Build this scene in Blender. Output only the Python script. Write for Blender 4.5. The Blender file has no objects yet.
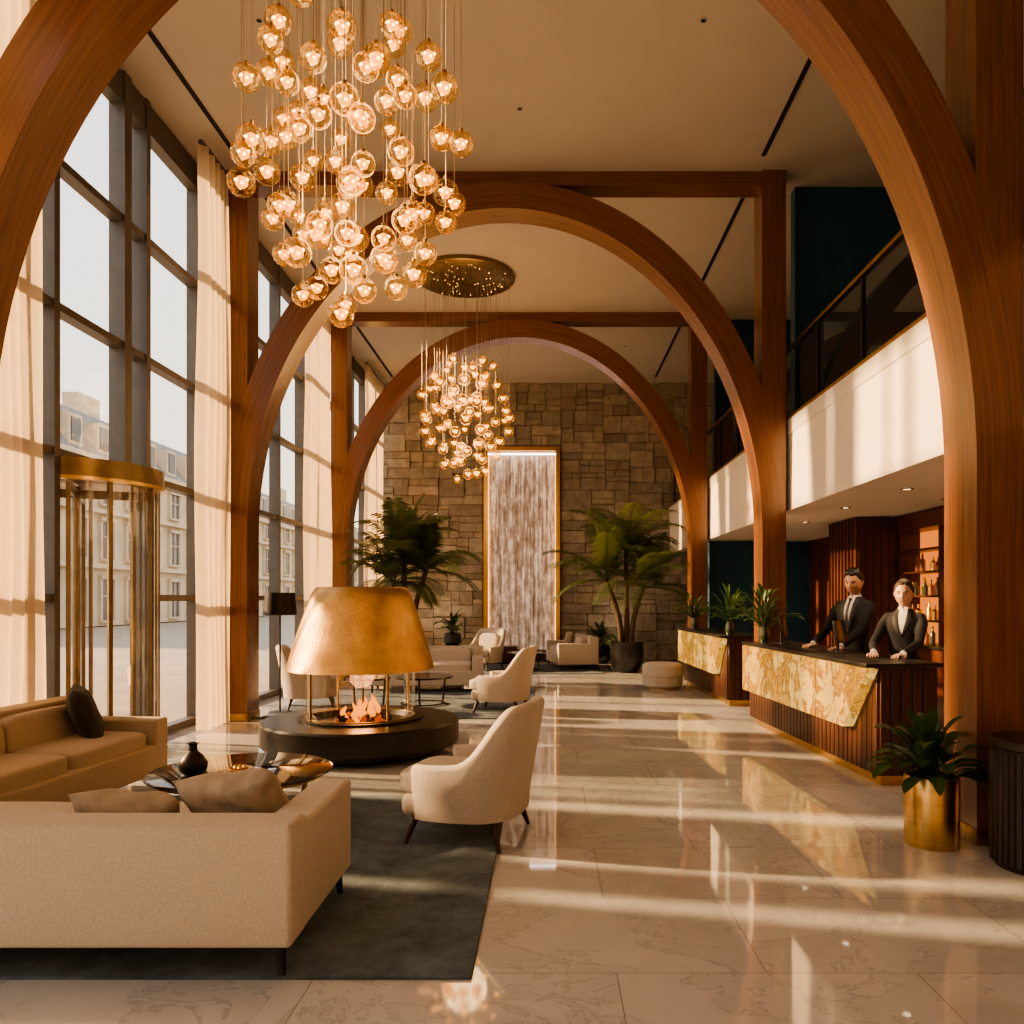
import bpy, bmesh, math, random
from mathutils import Vector, Matrix, noise
random.seed(7)
R=random.uniform
rad=math.radians
SC=bpy.context.scene
COL=SC.collection
try:
    SC.view_settings.view_transform='AgX'; SC.view_settings.look='AgX - Medium High Contrast'
except Exception: pass

# ------------------------------------------------------------ materials
def new_mat(name):
    m=bpy.data.materials.new(name); m.use_nodes=True
    nt=m.node_tree; nt.nodes.clear()
    out=nt.nodes.new('ShaderNodeOutputMaterial')
    return m,nt,out
def N(nt,t,**k):
    n=nt.nodes.new(t)
    for a,b in k.items(): setattr(n,a,b)
    return n
def ramp(nt,fac,stops):
    r=N(nt,'ShaderNodeValToRGB'); e=r.color_ramp.elements
    e[0].position=stops[0][0]; e[0].color=(*stops[0][1],1)
    e[1].position=stops[-1][0]; e[1].color=(*stops[-1][1],1)
    for p,c in stops[1:-1]:
        x=e.new(p); x.color=(*c,1)
    nt.links.new(fac,r.inputs['Fac']); return r.outputs['Color']
def pm(name,col,rough=.5,metal=0,noise_s=None,var=.15,bump=0,bscale=60,emis=None,estr=0,spec=None,sheen=0,stretch=None,detail=4,coat=0):
    m,nt,out=new_mat(name)
    p=N(nt,'ShaderNodeBsdfPrincipled')
    p.inputs['Roughness'].default_value=rough; p.inputs['Metallic'].default_value=metal
    if spec is not None: p.inputs['Specular IOR Level'].default_value=spec
    if sheen: p.inputs['Sheen Weight'].default_value=sheen
    if coat: p.inputs['Coat Weight'].default_value=coat
    tc=N(nt,'ShaderNodeTexCoord'); mp=N(nt,'ShaderNodeMapping')
    nt.links.new(tc.outputs['Object'],mp.inputs['Vector'])
    if stretch: mp.inputs['Scale'].default_value=stretch
    ns=N(nt,'ShaderNodeTexNoise'); ns.inputs['Scale'].default_value=noise_s or 8; ns.inputs['Detail'].default_value=detail
    nt.links.new(mp.outputs[0],ns.inputs['Vector'])
    a=tuple(c*(1-var) for c in col); b=tuple(min(1,c*(1+var)) for c in col)
    c=ramp(nt,ns.outputs['Fac'],[(.3,a),(.7,b)])
    nt.links.new(c,p.inputs['Base Color'])
    if bump:
        n2=N(nt,'ShaderNodeTexNoise'); n2.inputs['Scale'].default_value=bscale; n2.inputs['Detail'].default_value=3
        nt.links.new(tc.outputs['Object'],n2.inputs['Vector'])
        bp=N(nt,'ShaderNodeBump'); bp.inputs['Strength'].default_value=bump; bp.inputs['Distance'].default_value=.01
        nt.links.new(n2.outputs['Fac'],bp.inputs['Height']); nt.links.new(bp.outputs[0],p.inputs['Normal'])
    if emis:
        p.inputs['Emission Color'].default_value=(*emis,1); p.inputs['Emission Strength'].default_value=estr
    nt.links.new(p.outputs[0],out.inputs['Surface'])
    return m
def emat(name,col,s):
    m,nt,out=new_mat(name); e=N(nt,'ShaderNodeEmission')
    e.inputs[0].default_value=(*col,1); e.inputs[1].default_value=s
    nt.links.new(e.outputs[0],out.inputs['Surface']); return m
def glass_thin(name,tint=(1,1,1),k=.6,base=.04,rough=.02,bump=0,pw=3.0,gcol=(1,1,1)):
    m,nt,out=new_mat(name)
    t=N(nt,'ShaderNodeBsdfTransparent'); t.inputs[0].default_value=(*tint,1)
    g=N(nt,'ShaderNodeBsdfGlossy'); g.inputs['Roughness'].default_value=rough; g.inputs[0].default_value=(*gcol,1)
    f=N(nt,'ShaderNodeLayerWeight'); f.inputs[0].default_value=.5
    p=N(nt,'ShaderNodeMath',operation='POWER'); p.inputs[1].default_value=pw; nt.links.new(f.outputs['Facing'],p.inputs[0])
    q=N(nt,'ShaderNodeMath',operation='MULTIPLY_ADD'); q.inputs[1].default_value=k; q.inputs[2].default_value=base; nt.links.new(p.outputs[0],q.inputs[0])
    mx=N(nt,'ShaderNodeMixShader')
    if bump:
        n2=N(nt,'ShaderNodeTexVoronoi'); n2.inputs['Scale'].default_value=40
        tc=N(nt,'ShaderNodeTexCoord'); nt.links.new(tc.outputs['Object'],n2.inputs['Vector'])
        bp=N(nt,'ShaderNodeBump'); bp.inputs['Strength'].default_value=bump; bp.inputs['Distance'].default_value=.01
        nt.links.new(n2.outputs['Distance'],bp.inputs['Height'])
        nt.links.new(bp.outputs[0],g.inputs['Normal']); nt.links.new(bp.outputs[0],f.inputs['Normal'])
    nt.links.new(q.outputs[0],mx.inputs[0]); nt.links.new(t.outputs[0],mx.inputs[1]); nt.links.new(g.outputs[0],mx.inputs[2])
    nt.links.new(mx.outputs[0],out.inputs['Surface']); return m
def translucent(name,col,tcol,mixf=.5,rough=.8):
    m,nt,out=new_mat(name)
    d=N(nt,'ShaderNodeBsdfPrincipled'); d.inputs['Roughness'].default_value=rough
    t=N(nt,'ShaderNodeBsdfTranslucent'); t.inputs[0].default_value=(*tcol,1)
    tc=N(nt,'ShaderNodeTexCoord'); ns=N(nt,'ShaderNodeTexNoise'); ns.inputs['Scale'].default_value=6
    nt.links.new(tc.outputs['Object'],ns.inputs['Vector'])
    c=ramp(nt,ns.outputs['Fac'],[(.3,tuple(x*.8 for x in col)),(.7,tuple(min(1,x*1.2) for x in col))])
    nt.links.new(c,d.inputs['Base Color'])
    mx=N(nt,'ShaderNodeMixShader'); mx.inputs[0].default_value=mixf
    nt.links.new(d.outputs[0],mx.inputs[1]); nt.links.new(t.outputs[0],mx.inputs[2])
    nt.links.new(mx.outputs[0],out.inputs['Surface']); return m
def wood(name,c1,c2,rough=.35,coord='UV',scale=(1,14,14),ns=3,coat=0):
    m,nt,out=new_mat(name)
    p=N(nt,'ShaderNodeBsdfPrincipled'); p.inputs['Roughness'].default_value=rough
    if coat: p.inputs['Coat Weight'].default_value=coat; p.inputs['Coat Roughness'].default_value=.2
    tc=N(nt,'ShaderNodeTexCoord'); mp=N(nt,'ShaderNodeMapping'); mp.inputs['Scale'].default_value=scale
    nt.links.new(tc.outputs[coord],mp.inputs['Vector'])
    n=N(nt,'ShaderNodeTexNoise'); n.inputs['Scale'].default_value=ns; n.inputs['Detail'].default_value=8; n.inputs['Roughness'].default_value=.6; n.inputs['Distortion'].default_value=.4
    nt.links.new(mp.outputs[0],n.inputs['Vector'])
    mid=tuple((a+b)/2 for a,b in zip(c1,c2))
    c=ramp(nt,n.outputs['Fac'],[(.3,c1),(.5,mid),(.7,c2)])
    nt.links.new(c,p.inputs['Base Color'])
    bp=N(nt,'ShaderNodeBump'); bp.inputs['Strength'].default_value=.08; bp.inputs['Distance'].default_value=.004
    nt.links.new(n.outputs['Fac'],bp.inputs['Height']); nt.links.new(bp.outputs[0],p.inputs['Normal'])
    nt.links.new(p.outputs[0],out.inputs['Surface']); return m

M_arch=wood('arch_wood',(.115,.044,.018),(.225,.092,.038),.27,'UV',(.5,16,1),2.4,coat=.35)
M_walnut=wood('walnut_dark',(.036,.013,.008),(.09,.036,.019),.35,'Object',(12,12,.6),3)
M_drum=wood('espresso_wood',(.012,.008,.006),(.026,.014,.010),.4,'Object',(12,12,.6),3)
M_panel=wood('red_wood_panel',(.065,.019,.010),(.14,.045,.021),.35,'Object',(10,10,.5),3)
M_leg=wood('leg_wood',(.02,.010,.006),(.05,.022,.012),.4,'Object',(20,20,2),3)
M_cream=pm('fascia_plaster',(.74,.69,.62),.6,noise_s=3,var=.03)
M_wallf=pm('front_wall_plaster',(.46,.42,.37),.8,noise_s=3,var=.03)
M_ceil=pm('ceiling_plaster',(.50,.46,.41),.8,noise_s=2,var=.03)
M_teal=pm('teal_wall',(.010,.070,.120),.6,noise_s=3,var=.1)
M_frame=pm('window_frame_metal',(.12,.11,.10),.45,.3,var=.1)
M_brass=pm('brushed_brass',(.66,.44,.18),.28,1,noise_s=4,var=.12,bump=.04,bscale=90,stretch=(1,1,12))
M_brassd=pm('aged_brass',(.36,.25,.12),.35,1,noise_s=10,var=.2)
M_bronze=pm('bronze_frame',(.25,.19,.12),.35,1,noise_s=10,var=.15)
M_gold=pm('hammered_gold',(.60,.375,.15),.32,1,noise_s=6,var=.2,bump=.6,bscale=60)
M_black=pm('black_stone',(.018,.016,.015),.3,noise_s=12,var=.3)
M_blackm=pm('black_metal',(.02,.018,.017),.4,.5)
M_fabric=pm('cream_boucle',(.54,.485,.425),.95,noise_s=90,var=.12,bump=.6,bscale=220,sheen=.15)
M_fabric2=pm('tan_linen',(.46,.38,.29),.95,noise_s=80,var=.1,bump=.4,bscale=260,sheen=.15)
M_pil=pm('dark_olive_velvet',(.028,.026,.018),.9,noise_s=20,var=.2,bump=.3,bscale=150,sheen=.1)
M_pil2=pm('taupe_satin',(.33,.27,.205),.6,noise_s=14,var=.2,bump=.4,bscale=24)
M_tabletop=pm('smoked_glass_top',(.02,.017,.015),.05,0,noise_s=3,var=.2)
M_glass=glass_thin('clear_glass',(.97,.97,.96),.45,.05)
M_wglass=glass_thin('window_glass',(.97,.97,.96),.12,.02)
M_rail=glass_thin('railing_glass',(.84,.85,.84),.35,.08)
M_globe=glass_thin('bubble_glass',(1,.88,.66),.65,.05,.04,.9,2.4,(1,.86,.60))
M_core=emat('warm_bulb',(1,.56,.17),10)
M_core2=pm('amber_glass_core',(.8,.42,.10),.2,emis=(1,.42,.07),estr=2.2)
M_cord=pm('steel_cord',(.35,.29,.23),.4,.8)
M_onyxleaf=translucent('leaf_green',(.032,.082,.022),(.12,.21,.03),.25,.4)
M_leaf2=translucent('palm_green',(.050,.080,.028),(.17,.20,.04),.30,.45)
M_trunk=pm('palm_trunk',(.10,.065,.04),.9,noise_s=30,var=.4,bump=.6,bscale=50)
M_soil=pm('soil',(.03,.02,.015),1)
M_skin=pm('skin',(.50,.29,.195),.5,noise_s=30,var=.05)
M_skin2=pm('skin_fair',(.55,.345,.25),.5,noise_s=30,var=.05)
M_suit=pm('charcoal_suit',(.011,.012,.016),.8,noise_s=60,var=.15)
M_lapel=pm('lapel_cloth',(.018,.019,.023),.65,noise_s=60,var=.15)
M_shirt=pm('white_shirt',(.60,.58,.56),.8)
M_tie=pm('tie_cloth',(.02,.02,.035),.5)
M_hairb=pm('black_hair',(.013,.010,.008),.45,noise_s=80,var=.5,bump=.5,bscale=120)
M_hairw=pm('brown_hair',(.050,.025,.014),.45,noise_s=80,var=.4,bump=.5,bscale=120)
M_eye=pm('eye_white',(.50,.45,.40),.3)
M_iris=pm('iris_dark',(.02,.012,.01),.2)
M_lip=pm('lips',(.36,.14,.10),.5)
M_waterrim=pm('dark_basin',(.04,.035,.03),.3)
M_screen=pm('monitor_black',(.012,.012,.013),.25)
M_fac=pm('limestone_facade',(.62,.51,.38),.85,noise_s=.8,var=.12)
M_facw=pm('facade_window_glass',(.10,.10,.11),.15)
M_slate=pm('slate_roof',(.24,.22,.21),.6,noise_s=2,var=.2)
M_street=pm('paving',(.40,.33,.26),.8,noise_s=1.5,var=.15)
M_curt=translucent('sheer_curtain',(.62,.53,.42),(.78,.63,.43),.5)
M_slot=pm('slot_black',(.01,.01,.01),.8)
M_down=emat('downlight_lens',(1,.76,.48),6)
M_shelfglow=emat('backbar_glow',(1,.27,.045),1.1)
M_bott=pm('amber_bottle',(.25,.09,.02),.1,coat=1)
M_bott2=pm('green_bottle',(.03,.05,.02),.1,coat=1)

def mk_floor():
    m,nt,out=new_mat('marble_tiles'); p=N(nt,'ShaderNodeBsdfPrincipled')
    tc=N(nt,'ShaderNodeTexCoord')
    br=N(nt,'ShaderNodeTexBrick'); br.offset=.5; br.inputs['Scale'].default_value=1
    br.inputs['Brick Width'].default_value=1.2; br.inputs['Row Height'].default_value=.8
    br.inputs['Mortar Size'].default_value=.0025; br.inputs['Mortar Smooth'].default_value=0
    br.inputs['Color1'].default_value=(.0,.0,.0,1); br.inputs['Color2'].default_value=(1,1,1,1); br.inputs['Mortar'].default_value=(.5,.5,.5,1)
    nt.links.new(tc.outputs['Object'],br.inputs['Vector'])
    add=N(nt,'ShaderNodeVectorMath',operation='MULTIPLY_ADD')
    nt.links.new(br.outputs['Color'],add.inputs[0]); add.inputs[1].default_value=(7,5,3); nt.links.new(tc.outputs['Object'],add.inputs[2])
    n1=N(nt,'ShaderNodeTexNoise'); n1.inputs['Scale'].default_value=1.5; n1.inputs['Detail'].default_value=12; n1.inputs['Distortion'].default_value=.7; n1.inputs['Roughness'].default_value=.66
    nt.links.new(add.outputs[0],n1.inputs['Vector'])
    base=ramp(nt,n1.outputs['Fac'],[(.30,(.44,.445,.45)),(.487,(.54,.545,.55)),(.498,(.38,.38,.385)),(.509,(.55,.555,.56)),(.75,(.60,.605,.61))])
    mx=N(nt,'ShaderNodeMix',data_type='RGBA'); mx.blend_type='MIX'
    nt.links.new(br.outputs['Fac'],mx.inputs[0]); nt.links.new(base,mx.inputs[6]); mx.inputs[7].default_value=(.30,.28,.26,1)
    nt.links.new(mx.outputs[2],p.inputs['Base Color'])
    r=N(nt,'ShaderNodeMapRange'); r.inputs[3].default_value=.01; r.inputs[4].default_value=.06
    nt.links.new(n1.outputs['Fac'],r.inputs[0]); nt.links.new(r.outputs[0],p.inputs['Roughness'])
    p.inputs['Specular IOR Level'].default_value=1.0
    nt.links.new(p.outputs[0],out.inputs['Surface']); return m
M_floor=mk_floor()
def mk_stone():
    m,nt,out=new_mat('ashlar_stone'); p=N(nt,'ShaderNodeBsdfPrincipled'); p.inputs['Roughness'].default_value=.85
    tc=N(nt,'ShaderNodeTexCoord'); at=N(nt,'ShaderNodeAttribute'); at.attribute_name='tone'
    n=N(nt,'ShaderNodeTexNoise'); n.inputs['Scale'].default_value=4.5; n.inputs['Detail'].default_value=9; n.inputs['Roughness'].default_value=.7
    nt.links.new(tc.outputs['Object'],n.inputs['Vector'])
    c=ramp(nt,n.outputs['Fac'],[(.28,(.22,.185,.15)),(.52,(.385,.335,.28)),(.75,(.50,.445,.375))])
    mx=N(nt,'ShaderNodeMix',data_type='RGBA'); mx.blend_type='MULTIPLY'; mx.inputs[0].default_value=1
    nt.links.new(c,mx.inputs[6]); nt.links.new(at.outputs['Color'],mx.inputs[7])
    nt.links.new(mx.outputs[2],p.inputs['Base Color'])
    bp=N(nt,'ShaderNodeBump'); bp.inputs['Strength'].default_value=1; bp.inputs['Distance'].default_value=.06
    nt.links.new(n.outputs['Fac'],bp.inputs['Height']); nt.links.new(bp.outputs[0],p.inputs['Normal'])
    nt.links.new(p.outputs[0],out.inputs['Surface']); return m
M_stone=mk_stone()
def mk_onyx():
    m,nt,out=new_mat('backlit_onyx'); p=N(nt,'ShaderNodeBsdfPrincipled'); p.inputs['Roughness'].default_value=.15
    tc=N(nt,'ShaderNodeTexCoord')
    n=N(nt,'ShaderNodeTexNoise'); n.inputs['Scale'].default_value=2.6; n.inputs['Detail'].default_value=12; n.inputs['Distortion'].default_value=.8; n.inputs['Roughness'].default_value=.70
    nt.links.new(tc.outputs['Object'],n.inputs['Vector'])
    c=ramp(nt,n.outputs['Fac'],[(.30,(.25,.085,.010)),(.43,(.78,.38,.055)),(.485,(.40,.155,.02)),(.54,(1,.62,.15)),(.72,(.66,.31,.045))])
    d=N(nt,'ShaderNodeMix',data_type='RGBA'); d.blend_type='MULTIPLY'; d.inputs[0].default_value=1; nt.links.new(c,d.inputs[6]); d.inputs[7].default_value=(.25,.25,.25,1)
    nt.links.new(d.outputs[2],p.inputs['Base Color']); nt.links.new(c,p.inputs['Emission Color']); p.inputs['Emission Strength'].default_value=.95
    nt.links.new(p.outputs[0],out.inputs['Surface']); return m
M_onyx=mk_onyx()
def mk_water():
    m,nt,out=new_mat('falling_water'); p=N(nt,'ShaderNodeBsdfPrincipled'); p.inputs['Roughness'].default_value=.2
    tc=N(nt,'ShaderNodeTexCoord')
    def nz(sc,s,d):
        mp=N(nt,'ShaderNodeMapping'); mp.inputs['Scale'].default_value=sc; nt.links.new(tc.outputs['Object'],mp.inputs['Vector'])
        n=N(nt,'ShaderNodeTexNoise'); n.inputs['Scale'].default_value=s; n.inputs['Detail'].default_value=d; n.inputs['Roughness'].default_value=.65
        nt.links.new(mp.outputs[0],n.inputs['Vector']); return n.outputs['Fac']
    a=nz((10,1,.35),1.6,5); b=nz((4,1,1.6),1.8,7)
    mu=N(nt,'ShaderNodeMix',data_type='FLOAT'); mu.inputs[0].default_value=.5; nt.links.new(a,mu.inputs[2]); nt.links.new(b,mu.inputs[3])
    c=ramp(nt,mu.outputs[0],[(.38,(.16,.10,.06)),(.49,(.38,.27,.19)),(.57,(.72,.57,.45)),(.66,(1,.90,.80))])
    nt.links.new(c,p.inputs['Base Color']); nt.links.new(c,p.inputs['Emission Color']); p.inputs['Emission Strength'].default_value=.45  # emission puts a soft backlit glow into the water colour
    bp=N(nt,'ShaderNodeBump'); bp.inputs['Strength'].default_value=.6; bp.inputs['Distance'].default_value=.03
    nt.links.new(mu.outputs[0],bp.inputs['Height']); nt.links.new(bp.outputs[0],p.inputs['Normal'])
    nt.links.new(p.outputs[0],out.inputs['Surface']); return m
M_water=mk_water()
def mk_rug(name,a,b):
    m,nt,out=new_mat(name); p=N(nt,'ShaderNodeBsdfPrincipled'); p.inputs['Roughness'].default_value=1; p.inputs['Sheen Weight'].default_value=.1
    tc=N(nt,'ShaderNodeTexCoord')
    n=N(nt,'ShaderNodeTexNoise'); n.inputs['Scale'].default_value=2.2; n.inputs['Detail'].default_value=12; n.inputs['Roughness'].default_value=.8
    n2=N(nt,'ShaderNodeTexNoise'); n2.inputs['Scale'].default_value=160
    nt.links.new(tc.outputs['Object'],n.inputs['Vector']); nt.links.new(tc.outputs['Object'],n2.inputs['Vector'])
    c=ramp(nt,n.outputs['Fac'],[(.38,a),(.62,b)]); nt.links.new(c,p.inputs['Base Color'])
    bp=N(nt,'ShaderNodeBump'); bp.inputs['Strength'].default_value=.8; bp.inputs['Distance'].default_value=.01
    nt.links.new(n2.outputs['Fac'],bp.inputs['Height']); nt.links.new(bp.outputs[0],p.inputs['Normal'])
    nt.links.new(p.outputs[0],out.inputs['Surface']); return m
M_rug=mk_rug('blue_grey_rug',(.030,.052,.075),(.13,.185,.23))
def mk_fire():
    m,nt,out=new_mat('flame'); e=N(nt,'ShaderNodeEmission'); t=N(nt,'ShaderNodeBsdfTransparent'); mx=N(nt,'ShaderNodeMixShader')
    lw=N(nt,'ShaderNodeLayerWeight'); lw.inputs[0].default_value=.35
    e.inputs[0].default_value=(1,.27,.02,1); e.inputs[1].default_value=2.4
    nt.links.new(lw.outputs['Facing'],mx.inputs[0]); nt.links.new(e.outputs[0],mx.inputs[1]); nt.links.new(t.outputs[0],mx.inputs[2])
    nt.links.new(mx.outputs[0],out.inputs['Surface']); return m
M_fire=mk_fire()
M_ember=pm('ember_coal',(.05,.02,.01),.9,noise_s=30,var=.5,emis=(1,.14,.015),estr=.6)

# ------------------------------------------------------------ mesh builder
class MB:
    def __init__(s): s.bm=bmesh.new(); s.mats=[]
    def mi(s,m):
        if m not in s.mats: s.mats.append(m)
        return s.mats.index(m)
    def _join(s,t,mat,M=None,smooth=True):
        if M is not None: bmesh.ops.transform(t,matrix=M,verts=t.verts)
        i=s.mi(mat)
        for f in t.faces: f.material_index=i; f.smooth=smooth
        me=bpy.data.meshes.new('t'); t.to_mesh(me); t.free(); s.bm.from_mesh(me); bpy.data.meshes.remove(me)
    def box(s,c,d,mat,bev=0,seg=2,rot=(0,0,0),smooth=None):
        t=bmesh.new(); bmesh.ops.create_cube(t,size=1)
        bmesh.ops.scale(t,vec=d,verts=t.verts)
        if bev: bmesh.ops.bevel(t,geom=t.edges[:]+t.verts[:],offset=min(bev,min(d)*.49),segments=seg,profile=.5,affect='EDGES')
        M=Matrix.Translation(c)@(Matrix.Rotation(rot[2],4,'Z')@Matrix.Rotation(rot[1],4,'Y')@Matrix.Rotation(rot[0],4,'X'))
        s._join(t,mat,M,bool(bev))
        return s
    def cushion(s,c,d,mat,rot=(0,0,0),puff=.25):
        t=bmesh.new(); bmesh.ops.create_cube(t,size=1)
        bmesh.ops.subdivide_edges(t,edges=t.edges[:],cuts=9,use_grid_fill=True)
        for v in t.verts:
            x,y,z=v.co*2
            k=1-puff*0.5*(abs(x)**4+abs(y)**4)
            q=(abs(x)**8+abs(y)**8+abs(z)**8)**(1/8.)
            v.co=Vector((x/q,y/q,z/q*k*(1+puff*.3*(1-x*x)*(1-y*y))))*.5
        bmesh.ops.scale(t,vec=d,verts=t.verts)
        M=Matrix.Translation(c)@(Matrix.Rotation(rot[2],4,'Z')@Matrix.Rotation(rot[1],4,'Y')@Matrix.Rotation(rot[0],4,'X'))
        s._join(t,mat,M,True)
    def pillow(s,c,w,h,th,mat,rot=(0,0,0)):
        t=bmesh.new(); n=16
        for sg in (1,-1):
            g=[]
            for i in range(n+1):
                r=[]
                for j in range(n+1):
                    u=-1+2*i/n; v=-1+2*j/n
                    tt=((1-u**4)*(1-v**4))**.6
                    pin=1-.08*(1-abs(u*v))*(max(abs(u),abs(v))**3)
                    r.append(t.verts.new((u*w/2*pin,sg*th/2*tt+.008*math.sin(u*7+v*5)*tt,v*h/2*pin)))
                g.append(r)
            for i in range(n):
                for j in range(n):
                    f=[g[i][j],g[i+1][j],g[i+1][j+1],g[i][j+1]]
                    t.faces.new(f if sg<0 else f[::-1])
        bmesh.ops.remove_doubles(t,verts=t.verts,dist=.0005)
        M=Matrix.Translation(c)@(Matrix.Rotation(rot[2],4,'Z')@Matrix.Rotation(rot[1],4,'Y')@Matrix.Rotation(rot[0],4,'X'))
        s._join(t,mat,M,True)
    def lathe(s,c,prof,mat,seg=40,M=None,smooth=True):
        t=bmesh.new(); rings=[]
        for r,z in prof:
            if r<1e-5: rings.append([t.verts.new((0,0,z))])
            else: rings.append([t.verts.new((r*math.cos(2*math.pi*k/seg),r*math.sin(2*math.pi*k/seg),z)) for k in range(seg)])
        for a,b in zip(rings,rings[1:]):
            for k in range(seg):
                k2=(k+1)%seg
                if len(a)==1 and len(b)==1: continue
                if len(a)==1: t.faces.new([a[0],b[k2],b[k]])
                elif len(b)==1: t.faces.new([a[k],a[k2],b[0]])
                else: t.faces.new([a[k],a[k2],b[k2],b[k]])
        MM=Matrix.Translation(c)
        if M is not None: MM=MM@M
        s._join(t,mat,MM,smooth)
    def cyl(s,c,r,h,mat,seg=32,r2=None):
        r2=r if r2 is None else r2
        s.lathe(c,[(0,0),(r,0),(r2,h),(0,h)],mat,seg)
    def tube(s,pts,rr,mat,seg=8,flat=1.0):
        t=bmesh.new(); pts=[Vector(p) for p in pts]
        if not hasattr(rr,'__len__'): rr=[rr]*len(pts)
        rings=[]; up=Vector((0,0,1))
        d0=(pts[1]-pts[0]).normalized()
        n=d0.cross(up) if abs(d0.dot(up))<.95 else d0.cross(Vector((0,1,0)))
        n.normalize()
        for i,p in enumerate(pts):
            d=(pts[min(i+1,len(pts)-1)]-pts[max(i-1,0)]).normalized()
            n=(n-d*n.dot(d)).normalized(); b=d.cross(n)
            rings.append([t.verts.new(p+rr[i]*(math.cos(2*math.pi*k/seg)*n+flat*math.sin(2*math.pi*k/seg)*b)) for k in range(seg)])
        for a,b in zip(rings,rings[1:]):
            for k in range(seg): t.faces.new([a[k],a[(k+1)%seg],b[(k+1)%seg],b[k]])
        t.faces.new(rings[0][::-1]); t.faces.new(rings[-1])
        s._join(t,mat,None,True)
    def sphere(s,c,r,mat,u=20,v=14,M=None):
        t=bmesh.new(); bmesh.ops.create_uvsphere(t,u_segments=u,v_segments=v,radius=1)
        rr=r if hasattr(r,'__len__') else (r,r,r)
        bmesh.ops.scale(t,vec=rr,verts=t.verts)
        MM=Matrix.Translation(c)
        if M is not None: MM=MM@M
        s._join(t,mat,MM,True)
    def ico(s,c,r,mat,sub=1,jit=0):
        t=bmesh.new(); bmesh.ops.create_icosphere(t,subdivisions=sub,radius=r)
        if jit:
            for v in t.verts: v.co*=1+R(-jit,jit)
        s._join(t,mat,Matrix.Translation(c),sub>1 and not jit)
    def poly(s,pts,mat,smooth=False):
        i=s.mi(mat); f=s.bm.faces.new([s.bm.verts.new(p) for p in pts]); f.material_index=i; f.smooth=smooth
    def prism(s,pts,ext,mat):
        t=bmesh.new(); a=[t.verts.new(p) for p in pts]; b=[t.verts.new(Vector(p)+Vector(ext)) for p in pts]; n=len(pts)
        t.faces.new(a); t.faces.new(b[::-1])
        for k in range(n): t.faces.new([a[k],b[k],b[(k+1)%n],a[(k+1)%n]])
        bmesh.ops.recalc_face_normals(t,faces=t.faces); s._join(t,mat,None,False)
    def grid(s,g,mat,smooth=True):
        i=s.mi(mat); V=[[s.bm.verts.new(p) for p in r] for r in g]
        for a in range(len(V)-1):
            for b in range(len(V[0])-1):
                f=s.bm.faces.new([V[a][b],V[a+1][b],V[a+1][b+1],V[a][b+1]]); f.material_index=i; f.smooth=smooth
    def build(s,name,loc=(0,0,0),rot=0,parent=None,sharp=40,wn=False,scale=1):
        me=bpy.data.meshes.new(name); s.bm.to_mesh(me); s.bm.free()
        for m in s.mats: me.materials.append(m)
        if sharp: me.set_sharp_from_angle(angle=rad(sharp))
        o=bpy.data.objects.new(name,me); COL.objects.link(o)
        o.location=loc; o.rotation_euler=(0,0,rot); o.scale=(scale,)*3
        if parent: o.parent=parent
        if wn:
            w=o.modifiers.new('wn','WEIGHTED_NORMAL'); w.keep_sharp=True
        return o
def simplebox(name,a,b,mat):
    m=MB(); a=Vector(a); b=Vector(b); c=(a+b)/2; m.box((0,0,0),tuple(abs(x) for x in (b-a)),mat); return m.build(name,c,sharp=0)

# ------------------------------------------------------------ layout constants
XL=-4.25; XR=4.9; YB=19.4; YF=-4.0; ZC=6.7
simplebox('floor',(XL-.1,YF,-.1),(XR,YB+.6,0),M_floor)
simplebox('ceiling',(XL-.2,YF,ZC),(XR+.1,YB+.6,ZC+.25),M_ceil)
simplebox('wall_right',(XR,YF,0),(XR+.2,YB+.6,ZC),M_panel)
simplebox('wall_front',(XL-.1,YF-.2,0),(XR+.1,YF,ZC),M_wallf)  # unseen wall behind the camera, made solid to cut frontal fill
simplebox('street_ground',(-130,-60,-.3),(XL-.1,170,-.06),M_street)

m=MB()
for xs in (-3.66,2.53):
    for y0,y1 in ((-2,4.6),(5.5,9.4),(10.4,14.2),(15.2,18.8)):
        m.box((xs,(y0+y1)/2,ZC-.004),(.05,y1-y0,.012),M_slot)
m.build('trim_ceiling_slots',sharp=0)
m=MB()
for x,y in ((-2.6,7.2),(1.4,7.2),(-.3,8.5),(1.6,12),(-2.6,12.6),(1.6,16.5),(-1,17),(-.35,5.9)):
    m.lathe((x,y,ZC-.008),[(0,.003),(.025,.003),(.03,0),(.04,0),(.04,.008)],M_ceil,20)
    m.cyl((x,y,ZC-.007),.024,.002,M_blackm,16)
m.build('ceiling_downlight_set')

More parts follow.
